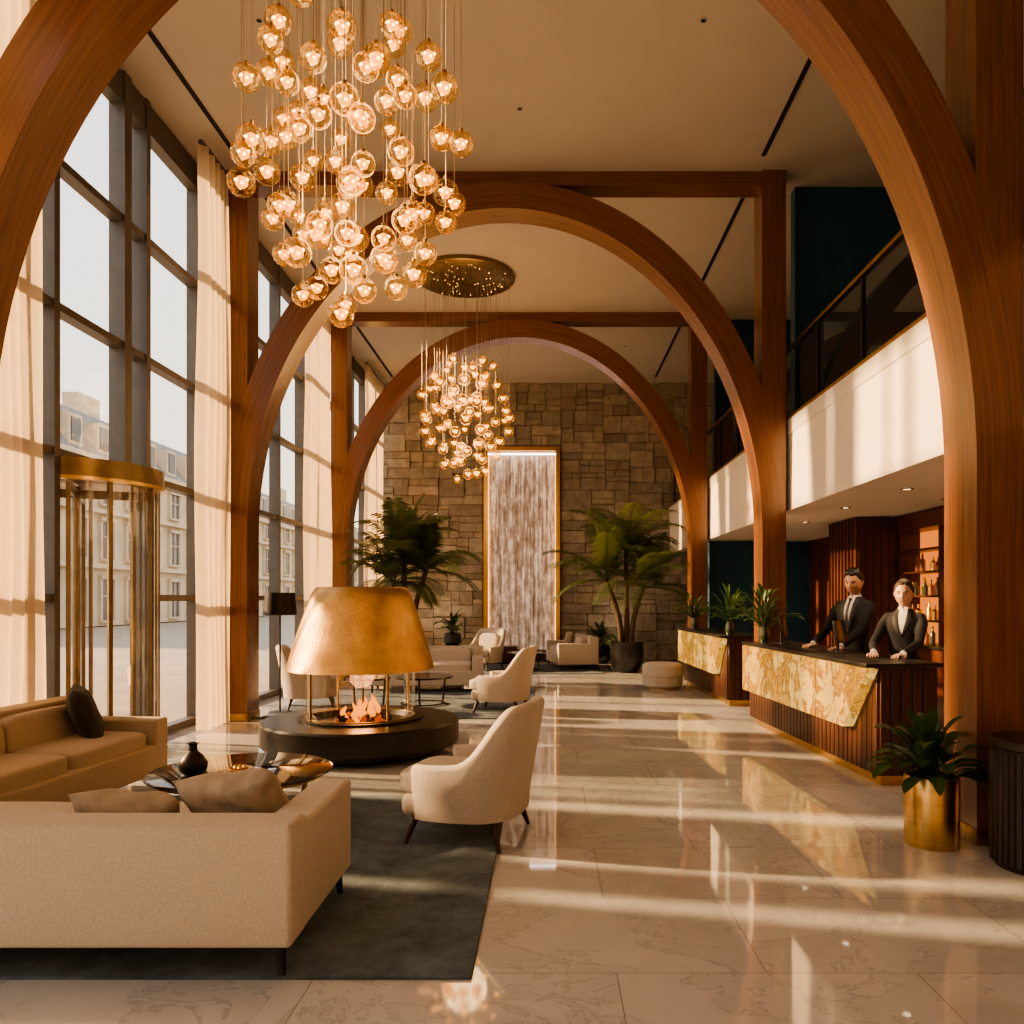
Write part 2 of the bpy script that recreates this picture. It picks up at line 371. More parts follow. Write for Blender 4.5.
# ------------------------------------------------------------ back stone wall
def split(x0,z0,x1,z1,out):
    w=x1-x0; h=z1-z0
    if (w<R(.42,.95) and h<R(.24,.52)): out.append((x0,z0,x1,z1)); return
    if w/h>R(1.0,2.6) and w>.32:
        k=x0+w*R(.30,.70); split(x0,z0,k,z1,out); split(k,z0,x1,z1,out)
    elif h>.26:
        k=z0+h*R(.30,.70); split(x0,z0,x1,k,out); split(x0,k,x1,z1,out)
    else: out.append((x0,z0,x1,z1))
NX0,NX1,NZ0,NZ1=-1.50,.24,.30,5.1
rects=[]
for r in ((XL,0,NX0-.08,ZC),(NX1+.08,0,XR,ZC),(NX0-.08,NZ1+.08,NX1+.08,ZC)):
    split(*r,rects)
bm=bmesh.new(); tones=[]
for x0,z0,x1,z1 in rects:
    t=bmesh.new(); bmesh.ops.create_cube(t,size=1)
    d=R(0,.08); g=.005
    bmesh.ops.scale(t,vec=(x1-x0-g,.25+d,z1-z0-g),verts=t.verts)
    bmesh.ops.bevel(t,geom=t.edges[:],offset=.014,segments=1,affect='EDGES')
    bmesh.ops.translate(t,vec=((x0+x1)/2,YB+.125-d/2,(z0+z1)/2),verts=t.verts)
    tone=R(.74,1.14); tt=(tone*R(.97,1.05),tone,tone*R(.90,1.0))
    n=len(t.faces); me=bpy.data.meshes.new('t'); t.to_mesh(me); t.free(); bm.from_mesh(me); bpy.data.meshes.remove(me)
    tones+= [tt]*n
me=bpy.data.meshes.new('wall_back'); bm.to_mesh(me); bm.free(); me.materials.append(M_stone)
at=me.color_attributes.new('tone','FLOAT_COLOR','CORNER')
for p in me.polygons:
    for li in p.loop_indices: at.data[li].color=(*tones[p.index],1)
o=bpy.data.objects.new('wall_back',me); COL.objects.link(o)
simplebox('wall_back_core',(XL,YB+.26,0),(XR,YB+.5,ZC),M_waterrim)
m=MB()
W=NX1-NX0
m.box((NX0+.0,YB+.03,(NZ0+NZ1)/2),(.11,.32,NZ1-NZ0),M_brass,.01)
m.box((NX1,YB+.03,(NZ0+NZ1)/2),(.11,.32,NZ1-NZ0),M_brass,.01)
m.box(((NX0+NX1)/2,YB+.03,NZ1),(W+.11,.32,.11),M_brass,.01)
g=[]
for i in range(61):
    r=[]
    for j in range(41):
        x=NX0+.05+(W-.1)*i/60; z=NZ0-.05+(NZ1-NZ0)*j/40
        r.append((x,YB+.10+.015*noise.noise(Vector((x*14,0,z*1.2)))-.05*(1-j/40)**2,z))
    g.append(r)
m.grid(g,M_water)
M_strip=emat('frame_light_strip',(1,.50,.15),4)
m.box(((NX0+NX1)/2,YB-.06,NZ1-.12),(W-.1,.10,.03),emat('cove_light',(1,.84,.80),6))
for xx in (NX0+.065,NX1-.065): m.box((xx,YB-.02,(NZ0+NZ1)/2),(.014,.03,NZ1-NZ0-.3),M_strip)
m.box(((NX0+NX1)/2,YB-.23,.13),(W+.7,.44,.26),M_waterrim,.02)
m.box(((NX0+NX1)/2,YB-.23,.262),(W+.5,.34,.012),M_tabletop)
m.build('indoor_waterfall',wn=True)

# ------------------------------------------------------------ arches
CX=-.525; A0,A1=3.125,3.44; B0,B1=3.93,4.26; Z0=2.3; PW=.29
def arch(y0,y1,name):
    bm=bmesh.new(); uv=bm.loops.layers.uv.new('UVMap')
    n=64; prof=[]
    for z in (0,.8,1.6): prof.append(((A0,z),(A0+PW,z)))
    for k in range(n+1):
        t=math.pi*k/n
        prof.append(((A0*math.cos(t),Z0+B0*math.sin(t)),(A1*math.cos(t)-(A1-A0-PW)*math.cos(t)**9,Z0+B1*math.sin(t))))
    for z in (1.6,.8,0): prof.append(((-A0,z),(-A0-PW,z)))
    L=0; rings=[]
    for i,(a,b) in enumerate(prof):
        if i: L+=math.hypot(a[0]-prof[i-1][0][0],a[1]-prof[i-1][0][1])
        q=[bm.verts.new(v) for v in ((CX+a[0],y0,a[1]),(CX+b[0],y0,b[1]),(CX+b[0],y1,b[1]),(CX+a[0],y1,a[1]))]
        rings.append((q,L))
    vv=[0,.35,.75,1.1,1.5]
    for (a,la),(b,lb) in zip(rings,rings[1:]):
        for k in range(4):
            f=bm.faces.new([a[k],b[k],b[(k+1)%4],a[(k+1)%4]])
            for lp,c in zip(f.loops,((la,vv[k]),(lb,vv[k]),(lb,vv[k+1]),(la,vv[k+1]))): lp[uv].uv=c
            f.smooth=(k in (1,3))
    def bx(x0,x1,ya,yb,z0,z1,vert=True):
        vs=[bm.verts.new(p) for p in ((x0,ya,z0),(x1,ya,z0),(x1,yb,z0),(x0,yb,z0),(x0,ya,z1),(x1,ya,z1),(x1,yb,z1),(x0,yb,z1))]
        for q in ((0,1,5,4),(1,2,6,5),(2,3,7,6),(3,0,4,7),(4,5,6,7),(3,2,1,0)):
            f=bm.faces.new([vs[i] for i in q])
            for lp in f.loops:
                c=lp.vert.co
                lp[uv].uv=(c.z,c.x+c.y) if vert else (c.x,c.z+c.y)
    e=.012
    bx(CX+A0,CX+A0+PW,y0+e,y1-e,Z0+.3,ZC)
    bx(CX-A0-PW,CX-A0,y0+e,y1-e,Z0+.3,ZC)
    bx(CX-A0-PW,CX+A0+PW,y0+.05,y1-.05,ZC-.17,ZC,False)
    bmesh.ops.recalc_face_normals(bm,faces=bm.faces)
    me=bpy.data.meshes.new(name); bm.to_mesh(me); bm.free(); me.materials.append(M_arch); me.set_sharp_from_angle(angle=rad(30))
    o=bpy.data.objects.new(name,me); COL.objects.link(o)
    b=MB()
    for sx in (CX+A0+PW/2,CX-A0-PW/2):
        b.box((sx,(y0+y1)/2,.05),(PW+.02,y1-y0+.03,.10),M_brassd,.004)
    c=b.build('brass_foot_trim'); c.parent=o
    return o
for i,y in enumerate((4.85,9.7,14.5)): arch(y,y+.40,'wooden_arch')

# ------------------------------------------------------------ left window wall
def pane(m,x,y0,y1,z0,z1): m.poly([(x,y0,z0),(x,y1,z0),(x,y1,z1),(x,y0,z1)],M_wglass)
def window(y0,y1,name,muls,x=XL):
    m=MB()
    for ym in muls: m.box((x,ym,ZC/2),(.16,.07 if ym not in (y0,y1) else .09,ZC-.01),M_frame)
    for z in (.05,1.5,2.75,4.0,5.25,6.53):
        m.box((x,(y0+y1)/2,z),(.13,y1-y0,.07 if z<6 else .3),M_frame)
    pane(m,x,y0,y1,.05,6.5)
    return m.build(name,sharp=0)
window(YF,1.2,'window_1',(YF,-2.4,-.8,1.2))
window(1.2,5.0,'window_2',(1.2,3.0,5.0))
def window_bay(y0,y1,name,muls,dy0,dy1):
    m=MB(); x=XL
    for ym in muls:
        zb=2.75 if dy0<ym<dy1 else 0
        m.box((x,ym,(ZC+zb)/2),(.16,.13 if abs(ym-7.95)<.01 else .08,ZC-zb),M_frame)
    for z in (2.75,4.0,5.25,6.53): m.box((x,(y0+y1)/2,z),(.13,y1-y0,.07 if z<6 else .3),M_frame)
    for a,b in ((y0,dy0),(dy1,y1)):
        for z in (.05,1.5): m.box((x,(a+b)/2,z),(.13,b-a,.07),M_frame)
        pane(m,x,a,b,.05,2.75)
    pane(m,x,y0,y1,2.75,6.5)
    return m.build(name,sharp=0)
window_bay(5.0,9.85,'window_3',(5.0,6.35,6.80,7.95,8.36,9.62,9.85),6.80,8.36)
window(9.85,14.7,'window_4',(9.85,11.2,12.45,13.7,14.7))
window(14.7,YB-.06,'window_5',(14.7,16.0,17.2,18.3,YB-.06))

# revolving door
m=MB(); cr=.70
def ringbox(m,r0,r1,z0,z1,mat,seg=48): m.lathe((0,0,0),[(r0,z0),(r1,z0),(r1,z1),(r0,z1),(r0,z0)],mat,seg)
ringbox(m,cr-.03,cr+.05,2.56,2.72,M_bronze)
ringbox(m,cr-.03,cr+.055,2.53,2.56,M_brass)
ringbox(m,cr-.03,cr+.03,0.0,.06,M_bronze)
m.lathe((0,0,2.57),[(0,0),(cr-.03,0),(cr-.03,.12),(0,.12)],M_brassd,48)
for a in (-75,-38,0,38,75,110,145,180,215,250):
    aa=rad(a)
    m.box((cr*math.cos(aa),cr*math.sin(aa),1.28),(.045,.035,2.5),M_bronze,rot=(0,0,aa))
for s0,s1 in ((-75,75),(110,250)):
    g=[[(cr*math.cos(rad(s0+(s1-s0)*k/24)),cr*math.sin(rad(s0+(s1-s0)*k/24)),z) for z in (.05,2.54)] for k in range(25)]
    m.grid(g,M_glass)
m.cyl((0,0,.01),.035,2.54,M_bronze,16)
for k in range(4):
    a=rad(25+90*k); c,s_=math.cos(a),math.sin(a)
    for z in (.06,2.48): m.box((c*.33,s_*.33,z),(.62,.035,.08),M_bronze,rot=(0,0,a))
    m.box((c*.63,s_*.63,1.27),(.04,.035,2.4),M_bronze,rot=(0,0,a))
    m.poly([(0,0,.1),(c*.62,s_*.62,.1),(c*.62,s_*.62,2.45),(0,0,2.45)],M_glass)
m.build('revolving_door',(XL-.20,7.55,0))

def curtain(y0,y1,x,name,amp=.06,seed=0,ztop=6.58):
    m=MB(); n=int((y1-y0)/.012); g=[]
    rnd=random.Random(seed); ph=rnd.random()*6
    for i in range(n+1):
        y=y0+(y1-y0)*i/n; r=[]
        for j in range(13):
            z=.02+(ztop-.02)*j/12
            w=amp*math.sin(y*42+ph+1.3*math.sin(y*6+ph))*(1-.25*j/12)
            r.append((x+w+.015*math.sin(z*1.1+y*3),y+.015*math.sin(z*1.7+y*9),z))
        g.append(r)
    m.grid(g,M_curt)
    m.box((x,(y0+y1)/2,ztop+.02),(.05,y1-y0+.04,.04),M_frame)
    return m.build(name,sharp=0)
curtain(5.50,6.52,-4.09,'shading_curtain',.045,1)
curtain(8.95,9.66,-3.88,'shading_curtain',.07,2)
curtain(13.1,14.4,-3.95,'shading_curtain',.06,3)
curtain(17.4,19.0,-3.95,'shading_curtain',.06,4)
curtain(3.3,4.75,-4.08,'shading_curtain',.05,5)  # unseen curtain added out of frame to shadow some of the sun
curtain(-.6,1.0,-4.08,'shading_curtain',.05,6)

# ------------------------------------------------------------ balcony
FX=2.925
m=MB()
m.box(((FX+XR)/2,(YF+YB)/2,(2.57+3.5)/2),(XR-FX-.02,YB-YF-.18,.93),M_cream)
m.box((FX+.05,(YF+YB)/2,3.59),(.10,YB-YF-.18,.18),M_cream,.004)
m.box((FX+.05,(YF+YB)/2,3.69),(.12,YB-YF-.18,.03),M_brassd)
m.build('balcony',sharp=0)
m=MB()
y=YF+.3
while y<YB-.2:
    m.box((FX+.05,y,4.12),(.035,.035,.83),M_blackm)
    y2=min(y+1.25,YB-.1)
    m.poly([(FX+.05,y+.03,3.72),(FX+.05,y2-.03,3.72),(FX+.05,y2-.03,4.5),(FX+.05,y+.03,4.5)],M_rail)
    y+=1.25
m.box((FX+.05,(YF+YB)/2,4.56),(.06,YB-YF-.2,.04),M_brassd,.006)
m.build('glass_railing')
simplebox('wall_upper_partition_1',(FX+.2,10.12,3.51),(XR,10.3,ZC),M_teal)
simplebox('wall_upper_partition_2',(FX+.2,14.95,3.51),(XR,15.1,ZC),M_teal)
simplebox('wall_upper_right',(XR-.06,YF,3.51),(XR,10.12,ZC),M_teal)
simplebox('wall_lower_teal',(FX+.1,15.0,0),(XR,15.15,2.56),M_teal)
DL=[(3.5,6.2),(3.5,7.8),(3.5,9.4),(3.6,11.2),(3.6,13.2),(4.3,8.6)]
m=MB()
for x,y in DL:
    m.lathe((x,y,2.555),[(0,.008),(.04,.008),(.045,0),(.06,0),(.06,.013)],M_brassd,20)
    m.cyl((x,y,2.560),.038,.003,M_down,16)
m.build('soffit_downlight_set')
for i,(x,y) in enumerate(DL):
    l=bpy.data.lights.new('soffit_downlight','SPOT'); l.energy=40; l.color=(1,.74,.46); l.spot_size=rad(105); l.spot_blend=.7; l.shadow_soft_size=.05
    o=bpy.data.objects.new('soffit_downlight',l); o.location=(x,y,2.53); COL.objects.link(o)

m=MB()
m.box((4.46,11.0,1.28),(.84,1.0,2.55),M_panel)
for k in range(9): m.box((4.08+.1*k,10.49,1.28),(.012,.02,2.55),M_walnut)
for k in range(8): m.box((4.03,10.6+.12*k,1.28),(.02,.012,2.55),M_walnut)
m.build('wood_panel_core',sharp=0)
m=MB()
bx=4.88; y0,y1=7.2,10.45
m.box((bx-.02,(y0+y1)/2,1.62),(.02,y1-y0,1.5),M_shelfglow)
m.box((bx-.2,(y0+y1)/2,.45),(.4,y1-y0,.9),M_panel,.01)
m.box((bx-.21,(y0+y1)/2,.92),(.44,y1-y0,.04),M_black,.01)
m.box((bx-.16,(y0+y1)/2,2.45),(.34,y1-y0,.2),M_panel)
for z in (1.22,1.52,1.82,2.1): m.box((bx-.14,(y0+y1)/2,z),(.26,y1-y0,.025),M_walnut)
for yy in (y0,y0+1.08,y0+2.16,y1): m.box((bx-.15,yy,1.65),(.3,.05,1.5),M_walnut)
rb=random.Random(5)
for z in (.94,1.2325,1.5325,1.8325):
    yy=y0+.1
    while yy<y1-.1:
        h=rb.uniform(.16,.23); r=rb.uniform(.028,.04)
        m.lathe((bx-.16+rb.uniform(-.04,.04),yy,z),[(0,0),(r,0),(r,h*.6),(r*.35,h*.75),(r*.35,h),(0,h)],rb.choice((M_bott,M_bott2,M_brass)),12)
        yy+=rb.uniform(.09,.22)
m.build('backbar_shelf')

# ------------------------------------------------------------ reception desks
def desk(L,name,loc,rot):
    m=MB(); T=.48; H=.95
    m.box((T/2,L/2,.05),(T-.06,L-.06,.10),M_brass)
    m.box((T/2,L/2,.08+(H-.08)/2),(T,L,H-.08),M_walnut)
    y=.0
    while y<L-.05:
        m.box((-.006,y+.045,.08+(H-.08)/2),(.022,.078,H-.085),M_walnut,.004,1); y+=.09
    x=.0
    while x<T-.04:
        m.box((x+.045,-.006,.08+(H-.08)/2),(.078,.022,H-.085),M_walnut,.004,1); x+=.09
    m.prism([(-.11,-.03,.935),(-.11,L+.02,.935),(-.11,L+.02,.41),(-.11,.42,.41)],(.09,0,0),M_onyx)
    for d in (1.0,2.0,3.0):
        if d<L: m.box((-.111,d,.67),(.004,.005,.52),M_brassd)
    m.box((T/2-.04,L/2,H+.012),(T+.16,L+.06,.035),M_black,.006)
    m.box((T-.02,L/2,.80),(.05,L-.2,.05),M_walnut)
    return m.build(name,loc,rot)
DR=math.atan2(.2,3.2)
desk(3.2,'reception_desk',(2.64,6.38,0),DR)
desk(2.9,'reception_desk',(2.50,11.1,0),rad(2.2))
DT=.98
def monitor(loc,rot,name='computer_monitor'):
    m=MB(); m.box((0,0,.008),(.2,.15,.016),M_screen,.004); m.cyl((0,.02,.01),.016,.13,M_screen,12)
    m.box((0,0,.20),(.34,.025,.22),M_screen,.006,rot=(rad(-8),0,0)); m.build(name,loc,rot)
monitor((2.78,7.62,DT),rad(55)); monitor((2.66,9.05,DT),rad(65))

# ------------------------------------------------------------ plants
def leaf(m,base,dirv,length,width,droop,mat,n=7,cup=.25):
    d=Vector(dirv).normalized(); side=d.cross(Vector((0,0,1)))
    if side.length<.1: side=Vector((1,0,0))
    side.normalize(); p=Vector(base); g=[]; st=length/n
    for i in range(n+1):
        t=i/n; w=width*.5*max(0,math.sin(math.pi*min(1,t*.97+.03)))**.7
        up=side.cross(d).normalized()
        r=[p-side*w+up*w*cup,p-side*w*.5+up*w*cup*.3,p,p+side*w*.5+up*w*cup*.3,p+side*w+up*w*cup]
        g.append(r); p=p+d*st
        d=(d+Vector((0,0,-droop/n))).normalized()
    m.grid(g,mat)
def frond(m,base,az,el,length,mat,nl=26,droop=1.5,ll=.36,rnd=random):
    d=Vector((math.cos(az)*math.cos(el),math.sin(az)*math.cos(el),math.sin(el)))
    n=14; p=Vector(base); pts=[p.copy()]; ds=[d.copy()]
    for i in range(n):
        p=p+d*(length/n); d=(d+Vector((0,0,-droop/n*(0.4+1.3*i/n)))).normalized(); pts.append(p.copy()); ds.append(d.copy())
    m.tube(pts,[.012*(1-.8*i/n) for i in range(n+1)],mat,4)
    mi=m.mi(mat)
    for k in range(nl):
        t=.14+.85*k/nl; f=t*n; i=int(f); q=pts[i].lerp(pts[min(i+1,n)],f-i); dd=ds[i]
        s=dd.cross(Vector((0,0,1))).normalized(); up=s.cross(dd)
        L=ll*math.sin(math.pi*min(1,.15+t*.80))**.6*rnd.uniform(.85,1.1)
        for sg in (1,-1):
            v=(s*sg*.85+dd*.65+up*.18).normalized(); w=dd*.014
            a=q; b=q+v*L*.5+Vector((0,0,-.02*L)); c=q+v*L+Vector((0,0,-.34*L))
            vs=[m.bm.verts.new(x) for x in (a-w*.4,b-w,c,b+w,a+w*.4)]
            for fc in ([vs[0],vs[1],vs[3],vs[4]],[vs[1],vs[2],vs[3]]):
                ff=m.bm.faces.new(fc); ff.material_index=mi
def palm(loc,name,stems,seed,fl=1.25,nf=13):
    rr=random.Random(seed); m=MB()
    m.lathe((0,0,0),[(0,0),(.20,0),(.30,.14),(.34,.36),(.33,.58),(.34,.62),(.30,.62),(.29,.56),(0,.55)],M_black,36)
    m.cyl((0,0,.54),.29,.03,M_soil,24)
    for (dx,dy,h) in stems:
        top=Vector((dx,dy,h)); b=Vector((dx*.25,dy*.25,.55)); n=8
        pts=[b.lerp(top,i/n)+Vector((-dx,-dy,0))*.18*math.sin(math.pi*i/n) for i in range(n+1)]
        m.tube(pts,[.06-.02*i/n+.004*(i%2) for i in range(n+1)],M_trunk,10)
        for k in range(nf):
            az=2*math.pi*k/nf+rr.uniform(-.25,.25); el=rad(rr.choice((12,30,45,60,78))+rr.uniform(-8,8))
            frond(m,top,az,el,fl*rr.uniform(.8,1.1),M_leaf2,34,rr.uniform(1.1,1.9),.42,rr)
    m.build(name,loc)
palm((1.60,16.2,0),'potted_palm',((-.42,.05,1.85),(.32,-.1,1.70),(.0,.2,2.40)),3,fl=1.48,nf=15)
palm((-2.50,14.0,0),'potted_palm',((-.2,0,1.75),(.35,.05,1.95),(0,-.1,2.15)),9,fl=1.15,nf=14)
def bushy(loc,name,pot,nl,L,W,seed,spread=1.0,mat=None,el0=25,stem=.16):
    rr=random.Random(seed); m=MB(); mat=mat or M_onyxleaf; top=pot(m)
    for k in range(nl):
        az=rr.uniform(0,6.283); el=rad(rr.uniform(el0,85)); d=Vector((math.cos(az)*math.cos(el)*spread,math.sin(az)*math.cos(el)*spread,math.sin(el)))
        b=Vector((rr.uniform(-.03,.03),rr.uniform(-.03,.03),top)); s=stem*rr.uniform(.5,1.5); q=b+d*s
        m.tube([b,b+d*s*.5+Vector((0,0,.01)),q],.004,mat,4)
        leaf(m,q,Vector((d.x*1.2,d.y*1.2,d.z*.7)),L*rr.uniform(.75,1.15),W*rr.uniform(.8,1.15),rr.uniform(.6,1.6),mat)
    m.build(name,loc)
def pot_gold(m):
    m.lathe((0,0,0),[(0,0),(.152,0),(.157,.01),(.157,.41),(.152,.42),(.140,.42),(.140,.38),(0,.38)],M_brass,48)
    m.cyl((0,0,.37),.138,.02,M_soil); return .38
bushy((2.34,4.88,0),'potted_plant',pot_gold,66,.21,.085,11,1.0,el0=12,stem=.20)
def vase(m):
    m.lathe((0,0,0),[(0,0),(.05,0),(.062,.03),(.062,.12),(.04,.19),(.048,.22),(.042,.22),(.034,.19),(.05,.10),(0,.02)],M_bott2,24); return .16
for i,(x,y) in enumerate(((2.54,9.4),(2.58,11.35),(2.52,13.75))):
    bushy((x,y,DT),'vase_of_greenery',vase,60,.18,.05,20+i,1.0,el0=25,stem=.28)
def pot_round(m):
    m.lathe((0,0,0),[(0,0),(.14,0),(.24,.12),(.26,.26),(.20,.40),(.17,.42),(.15,.40),(0,.38)],M_black,32); return .38
bushy((1.22,18.4,0),'potted_fern',pot_round,44,.34,.10,31,1.0,el0=15,stem=.22)
def pot_small(m):
    m.box((0,0,.3),(.38,.38,.6),M_walnut,.01); m.lathe((0,0,.6),[(0,0),(.10,0),(.17,.10),(.15,.26),(.12,.28),(0,.26)],M_black,28); return .86
bushy((-1.72,14.4,0),'plant_on_pedestal',pot_small,34,.24,.08,33,1.0,el0=25,stem=.18)

# ------------------------------------------------------------ furniture
def sofa(name,loc,rot,L,D=.92,backH=.66,armH=.56,mat=M_fabric,pill=(),ctop=.0):
    m=MB()
    m.box((0,0.01,.235),(L-.03,D-.03,.23),mat,.02,3)
    m.box((0,-D/2+.10,(.12+backH)/2),(L,.20,backH-.12),mat,.022,3)
    for s in (-1,1): m.box((s*(L/2-.0925),.092,(.121+armH)/2),(.18,D-.19,armH-.121),mat,.022,3)
    w=(L-.38)/2
    for s in (-1,1):
        m.cushion((s*w/2,.08,.39),(w-.01,D-.22,.17),mat,puff=.12)
        m.cushion((s*w/2,-D/2+.27,backH-.17-ctop),(w-.03,.16,.28),mat,rot=(rad(6),0,0),puff=.15)
    for sx in (-1,1):
        for sy in (-1,1): m.tube([(sx*(L/2-.06),sy*(D/2-.06),.13),(sx*(L/2-.05),sy*(D/2-.05),0)],[.022,.016],M_blackm,8)
    for (x,y,z,w_,h_,mm,rt) in pill: m.pillow((x,y,z),w_,h_,.17,mm,rt)
    m.build(name,loc,rot,sharp=50,wn=True)
sofa('sofa',(-2.25,3.60,0.012),0,2.5,.98,.605,.57,M_fabric,
     ((.85,.0,.575,.50,.32,M_pil2,(rad(34),rad(-8),rad(-12))),(.38,-.02,.505,.46,.30,M_pil2,(rad(40),rad(5),rad(8)))),ctop=.04)
sofa('sofa',(-3.54,5.36,0),rad(-94),2.2,.84,.72,.55,M_fabric2,
     ((-.68,-.0,.62,.58,.46,M_pil,(rad(20),0,rad(34))),))
def armchair(name,loc,rot,mat=M_fabric):
    m=MB(); n=48; W=.37; Dp=.36; g=[]
    for i in range(n+1):
        s=-1+2*i/n
        ang=s*rad(122); c=math.cos(ang); sn=math.sin(ang); e=2.0/2.8
        px=W*math.copysign(abs(sn)**e,sn); py=-Dp*math.copysign(abs(c)**e,c)
        tt=max(0,min(1,(abs(ang)-rad(30))/rad(62))); bk=1-tt*tt*(3-2*tt)
        h=.50+.34*bk+.03*(1-min(1,abs(ang)/rad(120)))
        nrm=Vector((px/(W*W),py/(Dp*Dp),0)).normalized()
        loop=[]
        for (o,zz) in ((0,.17),(.012,.30),(.022,h*.7),(.03,h-.035),(.018,h-.010),(-.008,h),(-.040,h-.008),(-.062,h-.04),(-.075,h*.7),(-.09,.35),(-.09,.17)):
            lean=.14*bk*max(0,zz-.30)
            loop.append(Vector((px,py,0))+nrm*(o+lean)+Vector((0,0,zz)))
        loop.append(loop[0].copy())
        g.append(loop)
    m.grid(g,mat)
    for k in (0,n):
        m.poly([p for p in (g[k][:-1] if k else g[k][:-1][::-1])],mat)
    m.box((0,.02,.24),(.62,.64,.14),mat,.05,4)
    m.cushion((0,.06,.37),(.56,.64,.16),mat,puff=.2)
    m.cushion((0,-.24,.58),(.46,.13,.34),mat,rot=(rad(12),0,0),puff=.3)
    for sx in (-1,1):
        for sy in (-1,1): m.tube([(sx*.26,sy*.24,.20),(sx*.32,sy*.30,0)],[.028,.012],M_leg,10)
    m.build(name,loc,rot,sharp=60)
armchair('armchair',(-.50,5.08,.0),rad(76))
armchair('armchair',(-.62,10.6,0),rad(80))
armchair('armchair',(-3.22,10.9,0),rad(-75))
armchair('armchair',(-1.35,16.6,0),rad(150))
sofa('sofa',(-1.95,13.0,0),rad(5)+math.pi,1.8,.88,.70,.56,M_fabric,((.35,.0,.62,.42,.34,M_pil2,(rad(15),0,0)),))
sofa('loveseat',(.50,17.2,0),rad(100),1.5,.85,.70,.56,M_fabric,((.25,.0,.6,.42,.36,M_pil2,(rad(15),0,0)),))
m=MB(); m.box((0,0,.006),(3.3,2.9,.012),M_rug,.004,1); m.build('area_rug',(-1.95,4.59,0))
m=MB(); m.box((0,0,.006),(3.4,3.2,.012),M_rug,.004,1); m.build('area_rug',(-1.9,11.5,0))
m=MB(); m.box((0,0,.006),(3.0,2.2,.012),M_rug,.004,1); m.build('area_rug',(-.4,16.9,0))
m=MB()
m.lathe((0,0,0),[(0,.362),(.56,.362),(.575,.368),(.575,.378),(.56,.384),(0,.384)],M_tabletop,64)
m.lathe((0,0,0),[(.50,.340),(.53,.340),(.53,.362),(.50,.362),(.50,.340)],M_brassd,48)
for k in range(4):
    a=rad(45+90*k); m.tube([(.50*math.cos(a),.50*math.sin(a),.35),(.38*math.cos(a),.38*math.sin(a),.012)],[.016,.013],M_brassd,10)
m.lathe((0,0,0),[(.36,.012),(.40,.012),(.40,.03),(.36,.03),(.36,.012)],M_brassd,48)
m.build('coffee_table',(-2.0,5.22,0))
m=MB(); m.lathe((0,0,0),[(0,0),(.045,0),(.075,.03),(.08,.07),(.055,.11),(.024,.14),(.022,.17),(.034,.185),(.026,.185),(.015,.16),(0,.12)],M_blackm,28)
m.build('decorative_vase',(-2.24,5.05,.384),scale=1.1)
m=MB(); m.lathe((0,0,0),[(0,0),(.05,0),(.085,.025),(.08,.03),(.05,.010),(0,.008)],M_brass,28)
for k in range(6): m.sphere((.03*math.cos(k),.03*math.sin(k),.03),.018,M_brass,10,8)
m.build('brass_bowl',(-1.97,5.12,.384))
def lowtable(loc,r,h,name,mat=M_tabletop):
    m=MB(); m.lathe((0,0,0),[(0,h-.025),(r,h-.025),(r,h),(0,h)],mat,40)
    for k in range(3):
        a=rad(30+120*k); m.tube([(r*.8*math.cos(a),r*.8*math.sin(a),h-.02),(r*.7*math.cos(a),r*.7*math.sin(a),0)],.014,M_blackm,8)
    m.lathe((0,0,0),[(r*.66,.012),(r*.74,.012),(r*.74,.028),(r*.66,.028),(r*.66,.012)],M_blackm,32)
    m.build(name,loc)
lowtable((-1.75,11.2,.012),.42,.40,'side_table'); lowtable((-2.35,10.4,.012),.30,.46,'side_table'); lowtable((-.45,16.6,.012),.40,.36,'side_table')
m=MB(); m.box((0,0,.22),(1.0,.5,.36),M_walnut,.03,3); m.box((0,0,.02),(.9,.4,.04),M_blackm); m.build('low_wooden_chest',(-1.2,18.35,0))
m=MB(); m.lathe((0,0,0),[(0,.03),(.29,.03),(.33,.06),(.34,.22),(.33,.38),(.29,.42),(0,.43)],M_fabric,48); m.lathe((0,0,0),[(0,0),(.27,0),(.27,.04),(0,.04)],M_brassd,32)
m.lathe((0,0,0),[(.335,.205),(.346,.21),(.346,.225),(.335,.23)],M_fabric2,48)
m.build('round_ottoman',(1.90,13.3,0))
m=MB(); m.lathe((0,0,0),[(0,0),(.22,0),(.24,.03),(.24,.66),(.25,.67),(.25,.71),(.24,.72),(0,.72)],M_drum,48)
for k in range(40):
    a=2*math.pi*k/40; m.box((.240*math.cos(a),.240*math.sin(a),.34),(.012,.03,.62),M_drum,.003,1,rot=(0,0,a))
m.build('wooden_drum_stool',(2.74,4.46,0))
m=MB(); m.lathe((0,0,0),[(0,0),(.15,0),(.15,.015),(.02,.025),(0,.025)],M_blackm,32); m.cyl((0,0,.02),.012,1.35,M_blackm,10)
m.lathe((0,0,1.28),[(.20,0),(.21,.0),(.19,.29),(.18,.29),(.20,0)],M_blackm,40); m.lathe((0,0,1.28),[(0,.22),(.183,.22)],M_blackm,24)
m.build('floor_lamp',(-3.50,10.45,0))

